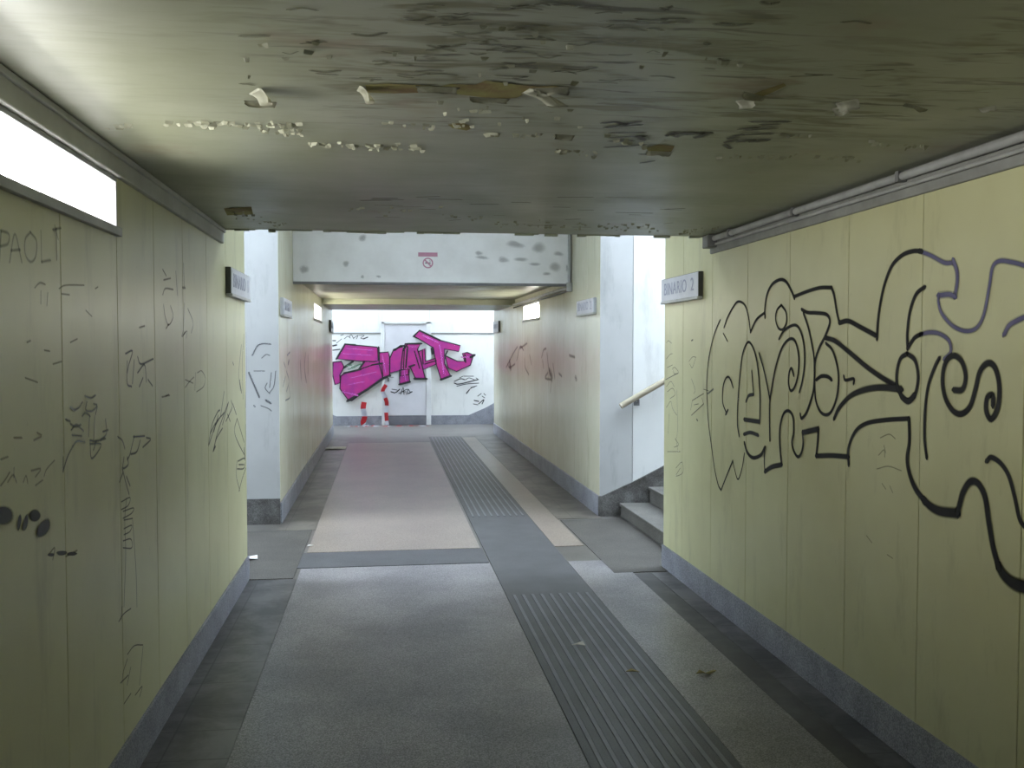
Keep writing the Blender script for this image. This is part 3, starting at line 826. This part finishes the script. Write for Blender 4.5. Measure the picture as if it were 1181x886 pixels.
strokes(b, WB2, [
    ([(393, 387), (396, 386)], .02), [(397, 391), (401, 388), (404, 390)], [(403, 389), (405, 386), (408, 391)], [(408, 390), (411, 388), (413, 387), (411, 391)], [(414, 387), (420, 387), (416, 390), (420, 391)], ([(419, 391), (424, 389)], .03),
    ([(384, 393), (387, 393)], .03), ([(384, 399), (388, 398)], .04), ([(384, 404), (392, 403)], .03), [(388, 396), (394, 391)],
], .016)
obj('graffiti_tag', b, 'black', wall_back, 'thin black tag above the first magenta letter')
b = new()
strokes(b, WB2, [
    ([(451, 452), (456, 453), (461, 449)], .03), [(452, 449), (458, 450)], [(462, 455), (465, 447), (466, 455)], [(460, 454), (470, 449), (469, 455)], ([(471, 454), (475, 452)], .035), [(471, 449), (473, 452)],
    [(463, 452), (468, 452)],
], .02)
obj('graffiti_tag', b, 'black', wall_back, 'small black tag on the door below the magenta letters')
b = new()
strokes(b, WB2, [
    ([(524, 440), (531, 437), (536, 438)], .025), ([(535, 434), (546, 434)], .02), [(530, 436), (534, 434)], ([(524, 442), (530, 443), (551, 438)], .03), [(537, 438), (541, 436), (547, 438)], ([(527, 445.5), (538, 443), (552, 442)], .022),
    [(549, 436), (552, 438)], [(538, 453), (543, 448), (548, 446)], ([(538, 454), (541, 450)], .03), [(543, 447), (550, 445)],
], .018)
obj('graffiti_tag', b, 'black', wall_back, 'underlined black tag right of the magenta letters')
b = new()
strokes(b, W_B, [
    ([(547, 462), (552, 463)], .03), [(551, 457), (555, 454)], ([(552, 466), (558, 461), (556, 466)], .025), [(556, 457), (559, 459)], [(546, 466), (551, 467)], [(558, 454), (560, 456)],
], .02)
obj('graffiti_tag', b, 'black', wall_back, 'small black tag low at the right end of the end wall')

# ---- fascia stains and notice
b = new()
for a in [(594, 281, 13, 4.5, .15), (621, 286, 9, 7, -.3), (552, 292, 5, 3, 0), (556, 297, 8, 2.5, .1), (418, 275, 5, 4.5, -.6), (399, 304, 4, 4.5, .4), (437, 319, 4, 2, 0), (418, 319, 2.5, 2.5, 0), (644, 293, 6, 3, 0), (640, 308, 7, 6, -.4),
          (600, 299, 8, 3, 0), (617, 305, 9, 2, 0), (580, 300, 8, 4, .2), (655, 309, 3, 5, 0), (630, 316, 6, 2.5, 0), (350, 311, 6, 6, 0)]:
    blotch(b, W_F, a[0], a[1], a[2], a[3], .0022, a[4], jag=.35)
obj('wall_stains', b, 'smudge', fascia, 'grey smudges and scuffs on the white fascia')
p0 = on(481, 288, 1, YB); p1 = on(508, 318, 1, YB)
nt = thing('prohibition_notice', 'small white notice with red bar and round symbol on the white fascia', 'sign', ((p0.x + p1.x) / 2, YB, p1.z))
b = new(); bx(b, p0.x, p1.x - .02, YB - .004, YB + .002, p1.z, p0.z, .0015)
obj('plate', b, 'fascia', nt)
b = new(); bx(b, p0.x + .012, p1.x - .032, YB - .0055, YB - .003, p0.z - .075, p0.z - .03)
obj('red_bar', b, 'signred', nt, 'red title bar')
b = new(); cx, cz = (p0.x + p1.x) / 2 - .01, p0.z - .145
for k in range(28):
    a0, a1 = 2 * PI * k / 28, 2 * PI * (k + 1) / 28
    prism(b, [(cx + math.cos(t) * r, cz + math.sin(t) * r) for t, r in ((a0, .058), (a1, .058), (a1, .044), (a0, .044))], 1, YB - .0062, YB - .0038)
prism(b, [(cx - .042, cz + .03), (cx - .03, cz + .042), (cx + .042, cz - .03), (cx + .03, cz - .042)], 1, YB - .0066, YB - .0038)
obj('symbol_ring', b, 'signred', nt, 'red prohibition ring')
b = new(); bx(b, cx - .03, cx + .02, YB - .0054, YB - .0036, cz - .006, cz + .006); bx(b, cx + .022, cx + .03, YB - .0054, YB - .0036, cz - .006, cz + .006)
tube(b, [(cx + .02, YB - .005, cz + .01), (cx + .027, YB - .005, cz + .02), (cx + .02, YB - .005, cz + .03)], .003, 6)
obj('symbol', b, 'signblack', nt)
b = new(); bx(b, cx - .07, cx + .05, YB - .0054, YB - .0036, p0.z - .052, p0.z - .046)
obj('title_line', b, 'signface', nt)

# ---- ceiling: peeled patches, flakes, stencilled marks
def cpt(px, py): return on(px, py, 2, ZC)


b = new()
fill(b, W_C, [[(421, 97), (446, 95.5), (480, 97), (506, 99), (520, 96), (548, 97), (560, 92), (590, 96), (618, 99), (640, 98), (656, 102), (640, 106), (612, 104), (596, 112), (575, 114), (545, 110), (522, 107), (490, 106), (455, 107), (424, 106)]], .002)
fill(b, W_C, [[(516, 143), (533, 141), (548, 146), (538, 150), (522, 147)], [(745, 170), (760, 166), (778, 168), (772, 178), (752, 179)], [(258, 240), (290, 238), (292, 247), (262, 248)],
              [(868, 108), (880, 103), (904, 95), (907, 98), (888, 107), (872, 113)]], .002)
obj('bare_patches', b, 'bare', ceiling, 'yellow-brown bare plaster where ceiling paint has peeled off')


def flake(px, py, w, d, rot, curl, name='paint_flake', label=None):
    """a curled skin of paint hanging from the ceiling"""
    c = cpt(px, py); bm_ = new(); nx, ny = 7, 5; rnd = random.Random(int(px * 13 + py))
    g = []
    for j in range(ny):
        row = []
        for i in range(nx):
            u, v = i / (nx - 1), j / (ny - 1)
            ed = .8 + .25 * math.sin(u * 7 + px) * (1 if j else 0)
            a = v * curl; r = d / (curl if abs(curl) > .2 else .2)
            yy = r * math.sin(a) * ed; zz = -abs(r) * (1 - math.cos(a)) - .002 - .004 * rnd.random() * v
            xx = (u - .5) * w * (1 - .25 * v * rnd.random())
            row.append(bm_.verts.new((c.x + xx * math.cos(rot) - yy * math.sin(rot), c.y + xx * math.sin(rot) + yy * math.cos(rot), c.z + zz)))
        g.append(row)
    fs = []
    for j in range(ny - 1):
        for i in range(nx - 1):
            f = bm_.faces.new((g[j][i], g[j][i + 1], g[j + 1][i + 1], g[j + 1][i])); f.smooth = True; fs.append(f)
    ret = bmesh.ops.solidify(bm_, geom=fs, thickness=.0015)
    return bm_


for px, py, w, d, rot, cu, lb in [
    (292, 104, .08, .06, -1.1, 1.9, 'curled flake of paint in the bright pool near the left window'),
    (300, 116, .09, .03, .1, 1.2, None), (413, 101, .06, .06, -1.4, 2.1, 'white curl of paint at the left end of the long peeled strip'),
    (606, 104, .06, .13, -1.3, .8, 'wide loose flap at the right end of the long peeled strip'), (635, 100, .10, .04, -.3, 1.0, None), (505, 99, .12, .03, 0, 1.1, None), (565, 112, .12, .025, .05, 1.1, None),
    (858, 114, .06, .035, -.9, 1.9, 'pale hooked flake above the dark ceiling letters'), (872, 108, .10, .03, .5, 1.2, None),
    (975, 116, .07, .04, -.9, 1.7, 'large pale flake hanging from the right part of the ceiling'), (967, 123, .05, .04, -1.0, 1.6, None),
    (1058, 122, .13, .015, .55, -1.2, 'long thin strip of loose paint on the right part of the ceiling'), (1138, 123, .05, .02, -1.0, 1.4, None), (762, 174, .10, .03, .1, 1.2, None), (652, 155, .07, .03, .2, 1.3, None)]:
    obj('paint_flake', flake(px, py, w, d, rot, cu * .62), 'flake', ceiling, lb)
# chains of tiny flakes, too many to count
b = new(); rnd = random.Random(3)
def tiny(px, py):
    c = cpt(px, py); w = rnd.uniform(.006, .026); d = rnd.uniform(.004, .012); h = rnd.uniform(.002, .009); a = rnd.uniform(-.5, .5)
    P = [(-w / 2, 0, 0), (w / 2, 0, 0), (w / 2 * rnd.uniform(.3, 1), d, -h), (-w / 2 * rnd.uniform(.3, 1), d, -h)]
    vs = [b.verts.new((c.x + x * math.cos(a) - y * math.sin(a), c.y + x * math.sin(a) + y * math.cos(a), c.z + z - .0005)) for x, y, z in P]
    up = [b.verts.new(v.co + Vector((0, .003, -.0015))) for v in vs]
    for q in ((0, 1, 2, 3),): b.faces.new([vs[i] for i in q]); b.faces.new([up[i] for i in q][::-1])
    for i in range(4): b.faces.new((vs[i], up[i], up[(i + 1) % 4], vs[(i + 1) % 4]))
for (xa, ya, xb, yb, n, jit) in [(190, 141, 350, 143, 60, 4), (300, 147, 350, 150, 22, 6), (355, 165, 490, 170, 60, 3), (440, 143, 545, 145, 14, 4), (560, 154, 640, 156, 22, 3), (640, 172, 690, 178, 20, 5), (120, 146, 155, 144, 10, 2),
                                  (830, 180, 1000, 182, 30, 4), (900, 155, 935, 155, 8, 3), (700, 155, 745, 170, 14, 5), (1000, 165, 1080, 168, 14, 3), (780, 268, 830, 264, 30, 4), (560, 258, 760, 262, 60, 5), (270, 246, 330, 258, 26, 6),
                                  (230, 60, 420, 45, 8, 25), (420, 60, 900, 60, 22, 40), (500, 130, 700, 140, 16, 14), (400, 240, 560, 250, 24, 8)]:
    for k in range(n):
        t = rnd.random(); tiny(xa + (xb - xa) * t, ya + (yb - ya) * t + rnd.gauss(0, jit * .5))
obj('paint_crumbs', b, 'crumb', ceiling, 'rows of tiny loose paint crumbs on the ceiling', 'stuff')
b = new()
S = W_C
strokes(b, S, [
    [(697, 141), (712, 140), (720, 144)], [(716, 143), (736, 139.5)], [(700, 146), (737, 143)], [(703, 146), (722, 142)], [(706, 152.5), (741, 152)], [(706, 158), (742, 156)], [(705, 162), (728, 161.5)], ([(737, 157), (742, 160)], .022), [(720, 168), (742, 166)],
    [(700, 169), (716, 168)], [(740, 177), (768, 177.5)], [(741, 187), (752, 185)],
    ([(773, 155), (779, 153), (781, 156)], .02), ([(792, 154), (806, 153)], .018), ([(806, 157), (816, 153)], .022), [(778, 153), (800, 152)],
    [(868, 139.5), (908, 139.5)], [(880, 142.5), (896, 142)], [(862, 149), (893, 147)], [(855, 148), (872, 146)], [(858, 154.5), (888, 153.5)], ([(844, 158), (852, 155)], .02), ([(857, 162), (864, 161)], .022), ([(872, 162), (880, 161)], .024), ([(840, 163), (846, 161)], .018),
    [(836, 166), (842, 170)],
], .0125, k=2.5)
obj('ceiling_letters', b, 'soot', ceiling, 'dark upside-down painted letters on the ceiling')
b = new()
rnd = random.Random(11)
for k in range(90):
    px, py = min(1000, max(280, rnd.gauss(600, 150))), rnd.uniform(2, 96)
    w = rnd.uniform(8, 38); strokes(b, S, [([(px, py), (px + w * .5, py + rnd.uniform(-2, 2)), (px + w, py + rnd.uniform(-2, 2))], rnd.uniform(.008, .026))], base=.0014)
for k in range(26):
    px, py = rnd.uniform(400, 800), rnd.uniform(225, 262)
    w = rnd.uniform(8, 40); strokes(b, S, [([(px, py), (px + w, py + rnd.uniform(-1, 1))], rnd.uniform(.01, .03))], base=.0014)
obj('damp_streaks', b, 'streak', ceiling, 'thin dark damp streaks across the ceiling', 'stuff')

# ------------------------------------------------------------------ platform sign boxes
def text_mesh(s, size):
    cu = bpy.data.curves.new('lettering', 'FONT'); cu.body = s; cu.size = size; cu.align_x = 'CENTER'; cu.align_y = 'CENTER'; cu.extrude = .0008; cu.space_character = 1.08
    o = bpy.data.objects.new('lettering', cu); C.objects.link(o)
    dg = bpy.context.evaluated_depsgraph_get(); me = bpy.data.meshes.new_from_object(o.evaluated_get(dg))
    bpy.data.objects.remove(o); return me


def sign(side, face, y0, y1, z0, z1, text, label, d=.036, case='signcase'):
    """side: +1 box hangs on the right wall (body towards -x)"""
    e = thing('platform_sign', label, 'sign', (face, (y0 + y1) / 2, z0), 'platform sign boxes')
    s = -side
    def B(b_, d0, d1, ya, yb, za, zb, bev=.003):
        lo, hi = sorted((face + s * d0, face + s * d1)); bx(b_, lo, hi, ya, yb, za, zb, bev)
    b = new(); B(b, 0, d - .004, y0, y1, z0, z1); obj('case', b, case, e)
    b = new(); B(b, d - .005, d, y0 + .004, y1 - .004, z0 + .012, z1 - .004, .001); obj('face', b, 'signface', e, 'pale sign face')
    b = new(); B(b, .004, d + .006, y0 - .004, y1 + .002, z0 - .008, z0 + .010); obj('bottom_rail', b, 'signrim', e)
    rz = -PI / 2 if side > 0 else PI / 2
    for nm, word, yc, wmax in (('lettering', text.split()[0], .40, .62), ('numeral', text.split()[1], .86, .1)):
        me = text_mesh(word, .125)
        me.materials.clear(); me.materials.append(MAT['ink'])
        o = bpy.data.objects.new(nm, me); C.objects.link(o); o.parent = e
        wid = max(v.co.x for v in me.vertices) - min(v.co.x for v in me.vertices)
        sx = min(1.15, (y1 - y0) * wmax / wid)
        yy = y1 - (y1 - y0) * yc if side > 0 else y0 + (y1 - y0) * yc
        o.matrix_parent_inverse = Matrix.Translation(-e.location)
        o.matrix_world = Matrix.Translation((face + s * (d + .0008), yy, (z0 + z1) / 2 + .004)) @ Matrix.Rotation(rz, 4, 'Z') @ Matrix.Rotation(PI / 2, 4, 'X') @ Matrix.Diagonal((sx, 1, 1, 1))
    return e


sign(1, XR, 6.08, 6.92, 1.985, 2.16, 'BINARIO 2', 'platform sign box with blue-grey lettering on the near right wall corner')
sign(-1, XL, 6.13, 6.97, 1.985, 2.16, 'BINARIO 1', 'platform sign box on the near left wall corner, seen almost edge-on')
sign(1, XR, 9.27, 10.1, 1.995, 2.15, 'BINARIO 2', 'small pale sign on the rear right wall below the cable', case='signface')
sign(-1, XL, 9.25, 10.05, 1.96, 2.13, 'BINARIO 1', 'pale sign seen edge-on at the start of the rear left wall', case='signface')
sign(-1, XL, 17.25, 18.05, 1.93, 2.14, 'BINARIO 1', 'distant sign box at the far end of the rear left wall')
sign(1, XR, 17.25, 18.05, 1.93, 2.14, 'BINARIO 2', 'distant sign box at the far end of the rear right wall')

# ------------------------------------------------------------------ cable conduits
e = thing('cable_conduit', 'pair of grey conduits under the near ceiling along the right wall', 'conduit', (XR - .05, YS - .1, 2.3))
b = new(); tube(b, [(XR - .032, Y0 + .1, 2.338), (XR - .032, 3.2, 2.340), (XR - .032, YS - .16, 2.340)], .017); obj('pipe', b, 'conduit', e)
b = new(); tube(b, [(XR - .024, Y0 + .1, 2.298), (XR - .024, 3.0, 2.300), (XR - .024, YS - .12, 2.304)], .008); obj('pipe', b, 'conduit', e)
for y in (.4, 1.6, 2.6, 3.6, 4.6, 5.5):
    b = new(); bx(b, XR - .054, XR - .012, y - .012, y + .012, 2.318, 2.362, .003); obj('clip', b, 'steel', e)
b = new(); bx(b, XR - .075, XR - .012, YS - .17, YS - .06, 2.285, 2.365, .008); obj('junction_box', b, 'steel', e, 'dark junction box at the end of the conduit')
e = thing('cable_conduit', 'cable dropping down the fascia and running along the rear right ceiling edge', 'conduit', (XR - .06, YB - .05, 2.3))
b = new(); tube(b, [(XR - .03, YB - .022, 3.4), (XR - .03, YB - .022, 2.45), (XR - .03, YB - .026, 2.37)], .02); obj('drop_pipe', b, 'conduit', e)
b = new(); tube(b, [(XR - .03, YB - .03, 2.315), (XR - .03, YB + .3, 2.33), (XR - .03, 14, 2.335), (XR - .03, 15.2, 2.335)], .02); obj('pipe', b, 'conduit', e)
b = new(); tube(b, [(XR - .045, YB - .03, 2.29), (XR - .04, YB + .5, 2.285), (XR - .035, 14, 2.29), (XR - .03, 15.2, 2.29)], .009); obj('cable', b, 'signcase', e, 'thin dark cable')
b = new(); bx(b, XR - .065, XR - .001, YB - .055, YB - .001 - .009, 2.28, 2.38, .006); obj('junction_box', b, 'conduit', e)

# ------------------------------------------------------------------ handrail on the right stair wall
e = thing('handrail', 'wooden handrail sloping up the white wall beside the right stairs', 'handrail', (2.27, YF - .07, 1.05))
h0 = Vector((2.27, YF - .075, 1.085)); dr = Vector((1, 0, .555))
b = new()
pts = [h0 + dr * t for t in (0, .02, 1.5, 4.2)]
tube(b, pts, .03, 12)
obj('rail', b, 'wood', e)
for t in (.18, 1.1, 2.0, 2.9, 3.8):
    p = h0 + dr * t; b = new()
    tube(b, [p + Vector((0, 0, -.02)), p + Vector((0, .02, -.06)), (p.x, YF - .004, p.z - .07)], .008, 8)
    bx(b, p.x - .03, p.x + .03, YF - .006, YF + .001, p.z - .1, p.z - .04, .002)
    obj('bracket', b, 'steel', e)

# ------------------------------------------------------------------ barrier tape and litter
def tape(px0, label, pts, w, mats=('red', 'signface')):
    """striped plastic ribbon, red and white bands along its length"""
    bm_ = new(); P = smooth([Vector(p) for p in pts], 8); L = 0; prev = None
    for i, p in enumerate(P):
        d = (P[min(i + 1, len(P) - 1)] - P[max(i - 1, 0)]).normalized()
        s = d.cross(Vector((0, 1, 0)) if abs(d.z) > .3 else Vector((0, 0, 1)))
        if s.length < .01: s = Vector((1, 0, 0))
        s = s.normalized() * w / 2
        if abs(d.z) <= .3: s = s + Vector((0, 0, .006 * math.sin(i * 1.3)))
        cur = (bm_.verts.new(p + s), bm_.verts.new(p - s))
        if prev:
            L += (p - P[i - 1]).length
            f = bm_.faces.new((prev[0], prev[1], cur[1], cur[0])); f.material_index = int(L / .16) % 2
        prev = cur
    bmesh.ops.solidify(bm_, geom=list(bm_.faces), thickness=.002)
    return tag(obj('barrier_tape', bm_, mats), label, 'tape')


y = YW - .075
tape(0, 'red and white barrier tape hanging left of the end wall door', [(-.44, y, .50), (-.46, y - .02, .36), (-.43, y - .02, .2), (-.46, y - .03, .06), (-.38, y - .05, .008), (-.2, y - .08, .008)], .11)
tape(0, 'red and white barrier tape hanging on the left door frame', [(.02, y, .86), (-.05, y - .01, .72), (.03, y, .5), (.02, y - .01, .3), (.03, y - .02, .1), (.04, y - .04, .01)], .08)
tape(0, 'long strip of barrier tape lying on the floor before the door', [(-.85, y - .16, .008), (-.6, y - .25, .008), (-.3, y - .2, .008), (.1, y - .3, .008), (.5, y - .22, .008), (.9, y - .3, .008)], .09, ('signface', 'red'))


def scrap(name, px, py, pts, mat, label, cat, curl=.012, z=.006):
    c = on(px, py, 2, 0); bm_ = new(); n = len(pts)
    ctr = bm_.verts.new((c.x, c.y, z + curl * .3)); vs = [bm_.verts.new((c.x + x, c.y + y_, z + curl * (.5 + .5 * math.sin(i * 2.3)))) for i, (x, y_) in enumerate(pts)]
    for i in range(n): bm_.faces.new((ctr, vs[i], vs[(i + 1) % n]))
    bmesh.ops.recalc_face_normals(bm_, faces=bm_.faces)
    bmesh.ops.solidify(bm_, geom=list(bm_.faces), thickness=.002)
    return tag(obj(name, bm_, mat), label, cat)


scrap('paper_scrap', 288, 646, [(-.05, -.03), (.01, -.06), (.06, 0), (.05, .07), (0, .05), (-.05, .02)], 'paper', 'white paper scrap on the floor at the near left wall corner', 'litter', .02)
scrap('paper_scrap', 384, 518, [(-.22, -.15), (.05, -.2), (.2, -.1), (.22, .12), (0, .2), (-.2, .1)], 'paper', 'flat pale paper at the left edge of the rear corridor floor', 'litter', .02)
scrap('paper_scrap', 357, 631, [(-.02, -.02), (.02, -.02), (.03, .03), (-.01, .03)], 'paper', 'tiny white scrap at the left end of the dark cross strip', 'litter', .01)
scrap('dry_leaf', 667, 748, [(-.04, -.01), (-.01, -.03), (.04, 0), (.03, .03), (0, .015), (-.03, .02)], 'paper', 'small pale curled scrap on the guide strip, farthest of the floor scraps', 'litter', .02, .014)
scrap('dry_leaf', 729, 779, [(-.035, -.01), (0, -.02), (.04, 0), (.0, .02)], 'leaf', 'small brown leaf on the ribs of the guide strip', 'litter', .018, .014)
scrap('dry_leaf', 814, 779, [(-.055, -.012), (-.02, -.022), (.02, -.006), (.055, .0), (.05, .022), (.0, .012), (-.03, .012)], 'leaf', 'yellow-brown leaf on the pale strip right of the guide strip', 'litter', .02, .007)

# ------------------------------------------------------------------ daylight
w = bpy.data.worlds.new('overcast_sky'); sc.world = w; w.use_nodes = True
bg = w.node_tree.nodes['Background']; bg.inputs[0].default_value = (.72, .85, 1.0, 1); bg.inputs[1].default_value = 12.0
